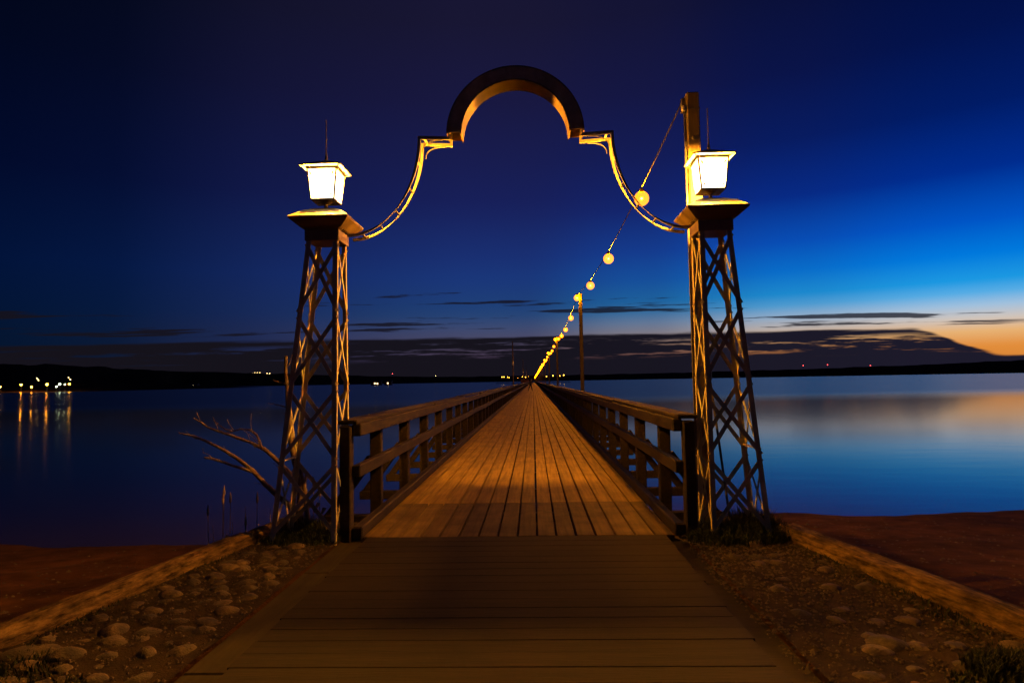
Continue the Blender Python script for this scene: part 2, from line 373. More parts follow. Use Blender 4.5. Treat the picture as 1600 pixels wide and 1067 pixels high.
for (x, y, s) in ((-2.72, 3.62, .14), (2.12, 3.72, .135), (1.82, 3.35, .10)):
    o = link('stone', STONES[int(s*100) % 8], bl if x < 0 else br, (x, y, -.05)); o.scale = (s*1.15, s*.8, s*.7)
# loose gravel on both beds
gm = MB()
for sgn, n in ((-1, 2200), (1, 4200)):
    for _ in range(n):
        y = random.uniform(2.3, 6.5); x = sgn*random.uniform(1.5 if sgn > 0 else 1.72, half_width(y)-.08); s = random.uniform(.004, .016)*(1.25 if random.random() < .1 else 1)
        z = -.016+.016*fbm(x*4, y*4, 2.0, 4); a = random.uniform(0, 6.28); c, q = math.cos(a), math.sin(a)
        e = random.uniform(.7, 1.3)
        gm.add([(x+c*s*e, y+q*s*e, z), (x-q*s, y+c*s, z), (x-c*s*e, y-q*s*e, z), (x+q*s, y-c*s, z), (x, y, z+s*.7), (x, y, z-s*.5)],
               [(0,1,4),(1,2,4),(2,3,4),(3,0,4),(1,0,5),(2,1,5),(3,2,5),(0,3,5)])
tag(gm.build('gravel', 'pebble'), 'loose fine gravel and litter over the beds beside the walkway', 'gravel', kind='stuff')

bp_ = MB()
for _ in range(2600):
    sgn = -1 if random.random() < .45 else 1
    y = random.uniform(3.2, 12.4); x = sgn*(half_width(y)+.35+abs(random.gauss(0, 3.0))); z = ground_z(x, y)
    if z < WZ+.01: continue
    s = random.uniform(.008, .028)*(1.8 if random.random() < .05 else 1); a = random.uniform(0, 6.28); c, q = math.cos(a), math.sin(a); e = random.uniform(.7, 1.3)
    bp_.add([(x+c*s*e, y+q*s*e, z), (x-q*s, y+c*s, z), (x-c*s*e, y-q*s*e, z), (x+q*s, y-c*s, z), (x, y, z+s*.6), (x, y, z-s*.5)],
            [(0,1,4),(1,2,4),(2,3,4),(3,0,4),(1,0,5),(2,1,5),(3,2,5),(0,3,5)])
tag(bp_.build('beach_pebbles', 'pebble'), 'small pebbles and debris strewn over the dark beach', 'pebbles', kind='stuff')

# walkway of cross planks between the beds
walk = tag(empty('walkway', (0, 1.0, -.07)), 'dark timber walkway of cross planks leading up to the pier', 'walkway', kind='structure')
y = 6.185; k = 0
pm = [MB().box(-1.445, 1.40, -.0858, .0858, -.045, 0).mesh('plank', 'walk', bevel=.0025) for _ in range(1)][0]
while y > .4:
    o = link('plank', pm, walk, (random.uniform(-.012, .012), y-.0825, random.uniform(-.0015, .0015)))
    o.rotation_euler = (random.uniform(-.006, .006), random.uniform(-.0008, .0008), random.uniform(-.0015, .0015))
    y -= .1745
for x0, x1, cuts in ((-1.70, -1.46, (6.17, 5.2, 3.42, 1.0)), (1.415, 1.60, (6.17, 4.9, 3.31, 1.0))):
    for a, b in zip(cuts, cuts[1:]):
        MB().box(x0, x1, b+.006, a-.006, -.12, -.040 if x0 < 0 else -.055).build('edge_board', 'board' if x0 < 0 else 'walk', walk, bevel=.008)

# old squared timbers that hold the beds
def timber(p, q, wdt, hgt, label, seed, rnd=.25):
    p, q = Vector(p), Vector(q); d = q-p; ln = d.length; d.normalize(); sd = d.cross(Vector((0,0,1))).normalized()
    nseg = max(10, int(ln/.035)); nr = 28; vs = []; fs = []
    for i in range(nseg+1):
        t = i/nseg
        for k in range(nr):
            a = 2*math.pi*k/nr; c, s_ = math.cos(a), math.sin(a)
            pw = rnd*2+.16
            ux = math.copysign(abs(c)**pw, c); uz = math.copysign(abs(s_)**pw, s_)
            gr = noise.noise(Vector((a*3.4, t*ln*.55, seed)))
            crack = -.22*max(0.0, 1-abs(noise.noise(Vector((a*2.2+5, t*ln*.42, seed+9))))*9)
            nz = .05*noise.noise(Vector((t*ln*1.2, a, seed+3)))+.05*gr+.03*noise.noise(Vector((t*ln*9, a*5, seed)))+crack
            endf = 1-.18*(1 if i in (0, nseg) else 0)
            sc = (1+nz)*endf
            vs.append(Vector((ux*wdt/2*sc, t*ln, uz*hgt/2*sc+.012*noise.noise(Vector((t*ln*.8, 3, seed))))))
    for i in range(nseg):
        for k in range(nr): fs.append((i*nr+k, i*nr+(k+1)%nr, (i+1)*nr+(k+1)%nr, (i+1)*nr+k))
    fs.append(tuple(range(nr-1, -1, -1))); fs.append(tuple(nseg*nr+k for k in range(nr)))
    o = MB().add(vs, fs).build('edge_timber', 'log', smooth=True)
    o.location = p; o.rotation_euler = (math.asin(d.z), 0, math.atan2(-d.x, d.y))
    return tag(o, label, 'timber', 'old timbers edging the beds')
timber((-3.42, 1.3, -.02), (-2.575, 6.14, -.02), .22, .22, 'long cracked timber along the left stone bed', 1.0, .36)
timber((-2.56, 6.2, -.015), (-2.44, 7.05, -.03), .21, .20, 'short rounded log end behind the left lattice tower', 2.0, .42)
timber((3.42, 1.3, -.02), (2.56, 6.30, -.03), .27, .24, 'broad weathered timber along the right gravel bed', 5.0, .30)

# far land
def hills(name, azs, hts, r0, r1, seed, label):
    vs = []; fs = []; n = 260; prof = ((0, 0), (.25, .30), (.55, .68), (.85, .95), (1.0, 1.0), (1.25, .6), (1.6, 0))
    for i in range(n+1):
        a = azs[0]+(azs[-1]-azs[0])*i/n
        j = 0
        while j < len(azs)-2 and a > azs[j+1]: j += 1
        t = (a-azs[j])/(azs[j+1]-azs[j]); h = hts[j]+(hts[j+1]-hts[j])*sstep(0, 1, t)
        for u, q in prof:
            r = r0+(r1-r0)*u+120*fbm(a*.3, 1, seed, 3)
            z = WZ - .5 + h*q*(1+.10*fbm(a*.6, u*2, seed+2, 5)+.03*fbm(a*9, u, seed+5, 3))
            vs.append((r*math.sin(R(a)), r*math.cos(R(a)), z))
    m_ = len(prof)
    for i in range(n):
        for k in range(m_-1): fs.append((i*m_+k, (i+1)*m_+k, (i+1)*m_+k+1, i*m_+k+1))
    return tag(MB().add(vs, fs).build(name, 'hill', smooth=True), label, 'hills', kind='structure')
def AZ(px): return math.degrees(math.atan((px-833)/1000))
px = (-900, -300, 0, 110, 200, 300, 400, 500, 600, 700, 833, 1000, 1200, 1400, 1600, 1900, 2700)
ht = (38, 40, 35, 33, 27, 23, 20.5, 16, 12.5, 10, 9.5, 9.5, 11, 13.5, 17, 20, 22)
hills('far_hills', [AZ(p) for p in px], [h/1000*4000 for h in ht], 3500, 4300, 3.0, 'low black wooded hills along the far shore')
pv = []; pf = []; pn = 40
for i in range(pn+1):
    x = -1000+(-425+1000)*i/pn
    e = 1-sstep(-520, -425, x)*.75
    for (yy, zz) in ((578+14*fbm(x*.02, 3, 1, 3), -.6), (590, .7), (640, 3.0), (700, 5.5*e), (780, 9*e), (900, 6*e), (1000, -.6)):
        pv.append((x, yy+30*sstep(-500, -425, x), WZ+max(zz, -.3) if i < pn else WZ-.3))
for i in range(pn):
    for k in range(6): pf.append((i*7+k, (i+1)*7+k, (i+1)*7+k+1, i*7+k+1))
tag(MB().add(pv, pf).build('headland', 'hill', smooth=True), 'low dark headland with shore lamps at the far left', 'headland', kind='structure')

# ------------------------------------------------------------------ pier
pier = tag(empty('pier', (0, 6.2, 0)), 'long straight wooden pier deck running out into the lake', 'pier')
PITCH = .187; PW = .1685
def plank_mesh(ln, mm='deck'):
    return MB().box(-PW/2, PW/2, 0, ln-.0015, -.05, 0).mesh('plank', mm, bevel=.005)
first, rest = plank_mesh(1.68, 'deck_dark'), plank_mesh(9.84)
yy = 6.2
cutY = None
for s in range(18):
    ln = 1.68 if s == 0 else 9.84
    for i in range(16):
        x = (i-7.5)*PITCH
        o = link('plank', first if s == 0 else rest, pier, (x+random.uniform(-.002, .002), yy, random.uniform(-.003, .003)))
        o.rotation_euler = (0, random.uniform(-.008, .008), random.uniform(-.0006, .0006))
    yy += ln
END = 620.0
fm_ = MB()
while yy < END:
    ln = min(9.84, END-yy)
    for i in range(16):
        x = (i-7.5)*PITCH+random.uniform(-.003, .003); z = random.uniform(-.003, .003)
        fm_.box(x-PW/2, x+PW/2, yy, yy+ln-.01, -.05, z)
    yy += ln
tag(fm_.build('far_planks', 'deck', pier), kind='stuff')
for x in (-1.2, 0, 1.2): MB().box(x-.09, x+.09, 6.25, END, -.33, -.06).build('stringer', 'rail', pier)
POSTS = [6.3, 7.55]+[7.55+1.64*i for i in range(1, 374)]
NB = 40
xm = MB().box(-2.32, 2.32, -.055, .055, -.17, -.055).mesh('cross_beam', 'rail', bevel=.008)
for yv in POSTS[:NB]: link('cross_beam', xm, pier, (0, yv, 0))
fx = MB()
for yv in POSTS[NB:]: fx.box(-2.32, 2.32, yv-.075, yv+.075, -.22, -.055)
tag(fx.build('far_cross_beams', 'rail', pier), kind='stuff')
pmh = MB().tube([(0, 0, -4.5), (0, 0, -.23)], [.13, .12], 10).mesh('pile', 'rail', smooth=False)
fp = MB()
for j, yv in enumerate(POSTS[2::3]):
    for x in (-1.35, 1.35):
        if j < 14: link('pile', pmh, pier, (x, yv, 0))
        elif yv < END: fp.box(x-.11, x+.11, yv-.11, yv+.11, -3.5, -.22)
tag(fp.build('far_piles', 'rail', pier), kind='stuff')

def railing(sgn, label):
    r = tag(empty('pier_railing', (sgn*1.67, 6.3, 0)), label, 'railing', 'railings along both sides of the pier')
    post = MB().box(-.065, .065, -.065, .065, -.28, 1.0).mesh('post', 'rail', bevel=.008)
    endp = MB().box(-.055, .055, -.06, .06, -.35, 1.06).mesh('post', 'rail', bevel=.01)
    strut = MB().bar((sgn*.068, 0, .60), (sgn*.60, 0, -.12), .10, .10, (0, 1, 0)).mesh('strut', 'rail', bevel=.006)
    cap = MB().box(-.10, .10, 0, 4.91, 1.08, 1.122).mesh('hand_rail', 'rail', bevel=.01)
    beam = MB().box(-.045, .045, 0, 4.91, .955, 1.077).mesh('top_beam', 'rail', bevel=.01)
    mid = MB().box(-.04, .04, 0, 4.91, .555, .675).mesh('mid_rail', 'rail', bevel=.01)
    kerb = MB().box(-.05, .05, 0, 4.91, -.03, .085).mesh('kerb_beam', 'rail', bevel=.012)
    for i, yv in enumerate(POSTS[:NB]):
        j = random.uniform(-.006, .006)
        o = link('post', endp if i == 0 else post, r, (sgn*(1.68 if i else 1.67), yv+j, 0)); o.rotation_euler = (random.uniform(-.008, .008), random.uniform(-.006, .006), random.uniform(-.05, .05))
        if i: link('strut', strut, r, (sgn*1.68, yv+.02, 0))
    y0 = 6.26; k = 0
    while k < 13:
        o = link('hand_rail', cap, r, (sgn*1.655, y0, random.uniform(-.006, .004))); o.rotation_euler = (random.uniform(-.001, .001), random.uniform(-.03, .03), random.uniform(-.0015, .0015))
        link('top_beam', beam, r, (sgn*1.568, y0+(0 if k else .03), random.uniform(-.006, .004)))
        o = link('mid_rail', mid, r, (sgn*1.573, y0+(0 if k else .03), random.uniform(-.01, .006))); o.rotation_euler = (random.uniform(-.0015, .0015), 0, 0)
        link('kerb_beam', kerb, r, (sgn*1.555, y0, random.uniform(-.004, .004)))
        y0 += 4.92; k += 1
    fr = MB(); ps = MB()
    fr.box(sgn*1.655-.10, sgn*1.655+.10, y0, END, 1.08, 1.122); fr.box(sgn*1.568-.045, sgn*1.568+.045, y0, END, .955, 1.077)
    fr.box(sgn*1.573-.04, sgn*1.573+.04, y0, END, .555, .675); fr.box(sgn*1.555-.05, sgn*1.555+.05, y0, END, -.03, .085)
    for yv in POSTS[NB:]:
        ps.box(sgn*1.68-.065, sgn*1.68+.065, yv-.065, yv+.065, -.28, 1.0)
        ps.bar((sgn*1.748, yv+.02, .60), (sgn*2.28, yv+.02, -.10), .075, .09, (0, 1, 0))
    tag(fr.build('far_rails', 'rail', r), kind='stuff'); tag(ps.build('far_posts', 'rail', r), kind='stuff')
    return r
railing(-1, 'brown timber railing on the left side of the pier, orange light on its rails')
railing(1, 'dark timber railing on the right side of the pier, below the string of bulbs')

# pier head far out, with its lamps
ph = tag(empty('end_platform', (0, 620, WZ)), 'distant platform at the far end of the pier', 'platform')
MB().box(-36, 36, 620.02, 640, -.25, .02).build('platform_deck', 'rail', ph)
for x in (-35, -25, -15, -5, 5, 15, 25, 35): MB().tube([(x, 622, -3.5), (x, 622, -.26)], .2, 8).build('pile', 'rail', ph)
for x0, x1 in ((-36, -1.8), (1.8, 36)): MB().box(x0, x1, 620.1, 620.25, 1.0, 1.15).box(x0, x1, 620.1, 620.25, .45, .55).build('platform_rail', 'rail', ph)
MB().box(-12, -4, 630, 636, .03, 2.7).build('kiosk_wall', 'wall', ph); MB().frustum((-8, 633, 2.71), ((4.4, 3.4, 0), (4.4, 3.4, .12), (.2, .2, 1.3))).build('kiosk_roof', 'roof', ph)
ends = [(-30.1, 5.69, .75), (-28.2, 5.66, .75), (-24.6, 5.6, .55), (-23.1, 4.95, .5), (-14.7, 4.8, .3), (-10.3, 5.65, .6), (-7.2, 5.2, .75), (-4.1, 5.85, .35), (13.2, 5.55, .8), (19.4, 6.05, .85), (24.3, 5.95, .65), (26.2, 5.9, .65), (29.9, 6.45, .95)]
names = ['leftmost lamp at the far end of the pier', 'lamp second from the left at the far pier end', 'lamp third from the left at the far pier end', 'lamp fourth from the left at the far pier end',
         'faint small lamp left of the bulbs at the far pier end', 'lamp sixth from the left at the far pier end', 'lamp seventh from the left at the far pier end', 'faint lamp just left of where the bulbs meet the pier',
         'lamp just right of where the bulbs meet the far pier', 'lamp second right of the bulbs at the far pier end', 'left one of a close lamp pair right of the bulbs', 'right one of a close lamp pair right of the bulbs', 'rightmost and largest lamp at the far end of the pier']
for (x, z, s), nm in zip(ends, names):
    e = tag(empty('lamp_post', (x, 623.0, .02)), nm, 'lamp', 'lamps at the far end of the pier')
    MB().tube([(x, 623, .02), (x, 623, z-s*.5)], [.09, .06], 6).build('post', 'iron', e)
    MB().lathe((x, 623, z), ((.12*s, -s*.5), (.42*s, -s*.25), (.5*s, .1*s), (.3*s, .42*s), (.06, .55*s)), 10).build('lamp_globe', 'endlamp', e, smooth=True)

# ------------------------------------------------------------------ gate: two lattice towers, scrolled brackets and an arch
GX = .05
gate = tag(empty('entrance_gate', (GX, 6.23, 0)), 'ochre steel gate of two lattice towers joined by curved brackets and a round arch', 'gate')
TZ = 2.9
def tower(sgn):
    tw = empty('lattice_tower', (GX+sgn*2.05, 6.3, 0), gate)
    ob = 2.40 if sgn < 0 else 2.315
    b = {'ni': (1.765, 6.10), 'no': (ob, 6.10), 'fi': (1.765, 6.58), 'fo': (ob, 6.58)}
    t = {'ni': (1.742, 6.085), 'no': (2.045, 6.085), 'fi': (1.742, 6.385), 'fo': (2.045, 6.385)}
    def pt(k, z, ox=0.0, oy=0.0):
        u = z/TZ; return Vector((GX+sgn*(b[k][0]+(t[k][0]-b[k][0])*u+ox), b[k][1]+(t[k][1]-b[k][1])*u+oy, z))
    for k in b:                                     # angle-iron legs
        ix = 1 if k[1] == 'i' else -1; iy = 1 if k[0] == 'n' else -1
        g = MB(); lw, ly, th = .048, .028, .007
        for fx_, fy_ in ((ix*lw/2, iy*th/2), (ix*th/2, iy*(th+ly/2))):
            p, q = pt(k, -.06, fx_, fy_), pt(k, TZ, fx_, fy_)
            hx, hy = (lw/2, th/2) if abs(fx_) > abs(fy_) else (th/2, ly/2)
            vs = [c+Vector((sx*hx, sy*hy, 0)) for c in (p, q) for sx, sy in ((-1,-1),(1,-1),(1,1),(-1,1))]
            g.add(vs, [(3,2,1,0),(4,5,6,7),(0,1,5,4),(1,2,6,5),(2,3,7,6),(3,0,4,7)])
        g.build('leg', 'paint', tw)
    nodes = [.02+(TZ-.06)*i/4 for i in range(5)]
    for (ka, kb, nrm_) in (('ni', 'no', (0, -1)), ('fi', 'fo', (0, 1)), ('ni', 'fi', (-1, 0)), ('no', 'fo', (1, 0))):
        for z0, z1 in zip(nodes, nodes[1:]):
            for n_, (k0, k1) in enumerate(((ka, kb), (kb, ka))):
                o_ = (-.004, -.013)[n_]              # one bar each side of the leg flange
                p = pt(k0, z0+.02, nrm_[0]*o_*-1 if False else nrm_[0]*(-o_-.017), nrm_[1]*(-o_-.017))
                q = pt(k1, z1-.02, nrm_[0]*(-o_-.017), nrm_[1]*(-o_-.017))
                up = Vector((nrm_[0]*sgn, nrm_[1], 0))
                MB().bar(p, q, .040 if nrm_[1] else .030, .007, up).build('brace', 'paint', tw)
    # head: band, flared cornice and low roof
    cx = GX+sgn*1.893; cy = 6.235
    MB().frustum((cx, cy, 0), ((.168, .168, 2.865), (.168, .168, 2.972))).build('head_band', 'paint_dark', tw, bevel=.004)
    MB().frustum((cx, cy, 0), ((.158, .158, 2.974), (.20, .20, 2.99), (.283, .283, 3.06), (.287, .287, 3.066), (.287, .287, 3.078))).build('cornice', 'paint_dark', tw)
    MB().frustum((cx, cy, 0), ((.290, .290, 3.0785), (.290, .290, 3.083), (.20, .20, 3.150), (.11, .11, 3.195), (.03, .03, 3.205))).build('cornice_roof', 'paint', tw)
    # a short grille of bars where the bracket meets the head
    for i in range(4): MB().bar((GX+sgn*1.72, 6.12+.05*i, 2.975), (GX+sgn*1.66, 6.12+.05*i, 3.03), .012, .012).build('grille_bar', 'paint', tw)
    return tw
for s in (-1, 1): tower(s)
tie = MB().bar((GX-2.31, 6.105, .74), (GX-2.31, 6.545, .74), .04, .01).build('tie_bar', 'paint', gate.children[0])
tie = MB().bar((GX+2.232, 6.105, .80), (GX+2.232, 6.545, .80), .04, .01).build('tie_bar', 'paint', gate.children[1])
# arch box
def arch(name, r0, r1, y0, y1, cz, a0, a1, material, bev=0):
    n = 56; vs = []; fs = []
    for i in range(n+1):
        a = a0+(a1-a0)*i/n
        for r, yq in ((r0, y0), (r1, y0), (r1, y1), (r0, y1)): vs.append((GX+r*math.cos(a), yq, cz+r*math.sin(a)))
    for i in range(n):
        for k in range(4): fs.append((i*4+k, i*4+(k+1)%4, (i+1)*4+(k+1)%4, (i+1)*4+k))
    fs.append((3,2,1,0)); e = n*4; fs.append((e,e+1,e+2,e+3))
    return MB().add(vs, fs).build(name, material, gate)
AC = 3.905
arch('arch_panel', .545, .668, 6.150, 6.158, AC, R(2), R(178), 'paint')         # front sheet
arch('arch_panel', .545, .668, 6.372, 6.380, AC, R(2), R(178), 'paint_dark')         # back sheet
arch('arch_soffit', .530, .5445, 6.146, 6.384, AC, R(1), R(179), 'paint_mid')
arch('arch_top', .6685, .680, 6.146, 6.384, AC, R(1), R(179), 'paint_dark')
for s in (-1, 1):
    br_ = empty('bracket', (GX+s*1.3, 6.26, 3.3), gate)
    for yq in (6.165, 6.355):
        # step under the arch: post, ledge
        MB().bar((GX+s*.655, yq, 3.99), (GX+s*.655, yq, 3.885), .020, .03, (0, 1, 0)).build('step_bar', 'paint', br_)
        MB().bar((GX+s*.645, yq, 3.872), (GX+s*.945, yq, 3.888), .030, .024, (0, 1, 0)).build('ledge_bar', 'paint', br_)
        n = 30; vs = []; fs = []
        for i in range(n+1):
            a = math.pi/2*i/n; ca, sa = math.cos(a), math.sin(a)
            X = 1.665-.715*ca; Z = 3.90-.975*sa
            nx_, nz_ = ca/.715, sa/.975; l_ = math.hypot(nx_, nz_); nx_, nz_ = nx_/l_, nz_/l_
            for o_, q_ in ((-.014, -.012), (.014, -.012), (.014, .012), (-.014, .012)): vs.append((GX+s*(X-nx_*o_*-1), yq+q_, Z-nz_*o_))
        for i in range(n):
            for k in range(4): fs.append((i*4+k, i*4+(k+1)%4, (i+1)*4+(k+1)%4, (i+1)*4+k))
        fs.append((3,2,1,0)); fs.append((n*4, n*4+1, n*4+2, n*4+3))
        MB().add(vs, fs).build('curved_bar', 'paint', br_)
        # small inner scroll filling the corner below the ledge
        pts = [(GX+s*(.72+.20*math.sin(math.pi/2*u/8)), yq, 3.80+.055*0+.058*math.cos(math.pi/2*u/8)-.06*(u/8)**3) for u in range(9)]
        MB().tube(pts, .006, 6).build('scroll', 'paint', br_)
    for a_ in (.25, .55, .85, 1.12, 1.38):
        X = 1.665-.715*math.cos(a_); Z = 3.90-.975*math.sin(a_)
        MB().bar((GX+s*X, 6.178, Z), (GX+s*X, 6.342, Z), .018, .010).build('spacer', 'paint', br_)
    MB().bar((GX+s*.90, 6.178, 3.888), (GX+s*.90, 6.342, 3.888), .02, .012).build('spacer', 'paint', br_)

# ------------------------------------------------------------------ lanterns
def uv(r, n, m_): return [(max(.0008, r*math.sin(math.pi*i/m_)), -r*math.cos(math.pi*i/m_)) for i in range(m_+1)]
def lantern(sgn, label):
    cx, cy = GX+sgn*1.893, 6.205
    ln = tag(empty('lantern', (cx, cy, 3.136)), label, 'lantern', 'lit lanterns on the gate towers')
    MB().lathe((cx, cy, 3.200), ((.03, 0), (.022, .015), (.018, .03), (.018, .05), (.05, .065), (.06, .072)), 12).build('stem', 'iron', ln)
    zb, zt, hb, ht_ = 3.285, 3.575, .113, .143
    MB().frustum((cx, cy, 0), ((hb+.004, hb+.004, zb-.012), (hb+.006, hb+.006, zb))).build('base_plate', 'iron', ln)
    c = [(-1, -1), (1, -1), (1, 1), (-1, 1)]
    for i in range(4):
        a, b = c[i], c[(i+1) % 4]; e = .006
        vs = [(cx+a[0]*(hb-e), cy+a[1]*(hb-e), zb+.004), (cx+b[0]*(hb-e), cy+b[1]*(hb-e), zb+.004), (cx+b[0]*(ht_-e), cy+b[1]*(ht_-e), zt-.004), (cx+a[0]*(ht_-e), cy+a[1]*(ht_-e), zt-.004)]
        mid_ = Vector(((a[0]+b[0])/2, (a[1]+b[1])/2, 0)); ins = mid_*-.004
        vs = vs+[tuple(Vector(v)+ins) for v in vs]
        MB().add(vs, [(0,1,2,3),(7,6,5,4),(0,4,5,1),(1,5,6,2),(2,6,7,3),(3,7,4,0)]).build('glass_pane', 'pane', ln)
        MB().bar((cx+a[0]*hb, cy+a[1]*hb, zb), (cx+a[0]*ht_, cy+a[1]*ht_, zt), .014, .014, (1, 0, 0)).build('corner_bar', 'iron', ln)
        # pointed leaf ornaments on the upper corners of the pane
        for p_, q_ in ((a, b), (b, a)):
            for zc, sz, hw in ((zt-.02, -1, ht_), (zb+.02, 1, hb)):
                ll = .055 if sz < 0 else .028
                t_ = Vector((q_[0]-p_[0], q_[1]-p_[1], 0)).normalized(); out = mid_.normalized()
                base = Vector((cx+p_[0]*hw, cy+p_[1]*hw, zc))+t_*.016+out*.008
                tip = base+t_*ll*.62+Vector((0, 0, sz*ll))-out*.0085*(1 if sz < 0 else -1)
                md = (base+tip)/2; pr = (tip-base).cross(out).normalized()*.010
                vs = [base, md+pr, tip, md-pr]; vs = vs+[v+out*.003 for v in vs]
                MB().add(vs, [(0,1,2,3),(7,6,5,4),(0,4,5,1),(1,5,6,2),(2,6,7,3),(3,7,4,0)]).build('corner_leaf', 'iron', ln)
    MB().frustum((cx, cy, 0), ((ht_+.006, ht_+.006, zt-.006), (ht_+.006, ht_+.006, zt+.014))).build('top_frame', 'iron', ln)
    MB().lathe((cx, cy, 3.415), uv(.052, 10, 8), 12).build('light_bulb', 'lcore', ln, smooth=True)
    rf = MB().frustum((cx, cy, 0), ((.150, .150, zt+.0145), (.200, .200, zt+.021), (.203, .203, zt+.031), (.09, .09, zt+.085), (.03, .03, zt+.115))).build('roof', 'paint', ln)
    MB().lathe((cx, cy, zt+.116), ((.018, 0), (.012, .05), (.006, .10), (.005, .42)), 8).build('finial_rod', 'iron', rf)
    return ln
lantern(-1, 'blazing white lantern on the left lattice tower')
lantern(1, 'blazing white lantern on the right lattice tower, in front of the timber pole')

# ------------------------------------------------------------------ poles, cable and bulbs on the right side of the pier
PX = 1.86
def pole(x, y, h, near, label, group, wd=.12):
    p = tag(empty('timber_pole', (x, y, WZ-.5 if not near else -.1)), label, 'pole', group)
    zb = -.35 if near else -2.5
    MB().add(*(lambda q: (q.v, q.f))(MB().box(x-wd/2, x+wd/2, y-wd/2, y+wd/2, zb, h))).build('shaft', 'pole' if near else 'pole_dark', p, bevel=.012)
    if near:
        MB().box(x-wd/2-.004, x+wd/2+.004, y-wd/2-.004, y+wd/2+.004, h-.19, h-.175).build('metal_band', 'iron', p)
        MB().box(x-wd/2-.045, x-wd/2-.003, y-.03, y+.03, h-.20, h-.05).build('wire_bracket', 'iron', p, bevel=.004)
        MB().lathe((x-wd/2-.03, y-.05, h-.21), ((.012, 0), (.025, .015), (.018, .035), (.024, .05), (.01, .065)), 10).build('insulator', 'ceramic', p, smooth=True)
        MB().tube([(x-wd/2-.016, y-.02, h-.2), (x-wd/2-.016, y-.02, 0.0)], .012, 6).build('conduit', 'cable', p)
        for zz in (h-.5, h-1.42, h-2.3): MB().lathe((0, 0, 0), ((.022, 0), (.022, .008), (.012, .014)), 10).build('bolt', 'iron', p)
        for o in [q for q in p.children if q.name.startswith('bolt')]: pass
        bz = iter((h-.5, h-1.42, h-2.3))
        for o in p.children:
            if o.name.split('.')[0] == 'bolt':
                o.rotation_euler = (R(90), 0, 0); o.location = Vector((x-.01, y-wd/2-.001, next(bz)))-p.location
    else:
        MB().box(x-.16, x-wd/2-.002, y-.03, y+.03, h-.12, h-.06).build('lamp_arm', 'iron', p)
    return p
pole(1.93, 6.74, 4.50, True, 'square timber pole lit gold behind the right lantern', 'timber poles along the right railing', .135)
PY = [22.0+22*i for i in range(28)]
for i, y in enumerate(PY):
    lab = {0: 'dark pole standing beyond the right railing under the fourth bulb', 1: 'thin pole behind the bright cluster of bulbs, second along the pier', 2: 'slender pole just right of where the bulbs merge'}.get(i, 'tiny pole hidden in the glare of the far bulbs')
    pole(PX, y, 4.45, False, lab, 'timber poles along the right railing')
flag = [(-1.78, 63, 5.3, 'pale slim pole on the left side of the pier, tallest of three'), (-1.78, 127, 5.6, 'middle one of the slim poles left of the pier'), (-1.78, 190, 5.6, 'smallest and farthest slim pole left of the pier')]
for x, y, h, lab in flag:
    p = tag(empty('slim_pole', (x, y, -.2)), lab, 'pole', 'slim poles left of the pier')
    MB().tube([(x, y, -.2), (x, y, h)], [.075, .05], 8).build('shaft', 'pole', p, smooth=True)
    MB().lathe((x, y, h+.001), ((.06, 0), (.07, .04), (.02, .09)), 8).build('pole_cap', 'iron', p)
    MB().lathe((x, y, 3.05), ((.085, 0), (.085, .30)), 8).build('sleeve', 'white', p)
supports = [(1.83, 6.70, 4.42)]+[(1.79, y, 4.44) for y in PY]
def sag(a, b, t):
    ln = b[1]-a[1]; s = .018*ln; return Vector((a[0]+(b[0]-a[0])*t, a[1]+ln*t, a[2]+(b[2]-a[2])*t-4*s*t*(1-t)))
for i, (a, b) in enumerate(zip(supports, supports[1:])):
    n = 26 if i < 4 else 8
    lab = {0: 'sagging black cable from the timber pole to the second pole', 1: 'second span of black cable along the right railing'}.get(i, 'far span of cable lost among the merging bulbs')
    o = MB().tube([sag(a, b, t/n) for t in range(n+1)], .009 if i < 3 else .012, 5).build('lamp_cable', 'cable')
    tag(o, lab, 'cable', 'cable spans of the bulb string')
# bulbs
core_me = MB().lathe((0, 0, 0), uv(.018, 8, 5), 8).mesh('filament', 'core', smooth=True)
halo_globe_me = MB().lathe((0, 0, 0), uv(.108, 14, 10), 16).mesh('halo_globe', 'halo_globe', smooth=True)
sock_me = MB().lathe((0, 0, .098), ((.040, 0), (.040, .035), (.022, .05), (.010, .060)), 10).mesh('socket', 'iron')
fb = MB().lathe((0, 0, 0), uv(.018, 8, 5), 8); nf = len(fb.f); fb.lathe((0, 0, 0), uv(.17, 8, 6), 8)  # oversized halo shell added so the far bulbs merge into a streak
far_me = fb.mesh('string_lamp', 'core', smooth=True); far_me.materials.append(MT['halo_globe'])
far_me.polygons.foreach_set('material_index', [0 if p.index < nf else 1 for p in far_me.polygons])
spots = []
for i, (a, b) in enumerate(zip(supports, supports[1:])):
    ts = (2.61/15.3, 6.68/15.3, 10.8/15.3) if i == 0 else (.2, .4, .6, .8)
    for t in ts: spots.append(sag(a, b, t)-Vector((0, 0, .157)))
    spots.append(Vector(b)-Vector((.05, .10, .157)))
labs = ['nearest and largest glowing bulb, seen through the right curved bracket', 'dim small bulb on the cable, second from the timber pole', 'bright bulb just above the top of the dark pole',
        'bright bulb at the top of the dark pole', 'fifth bulb of the string, just left below the dark pole top', 'sixth bulb down the string from the timber pole', 'seventh bulb down the string from the timber pole', 'eighth bulb down the string from the timber pole', 'ninth bulb down the string from the timber pole', 'tenth bulb down the string from the timber pole']
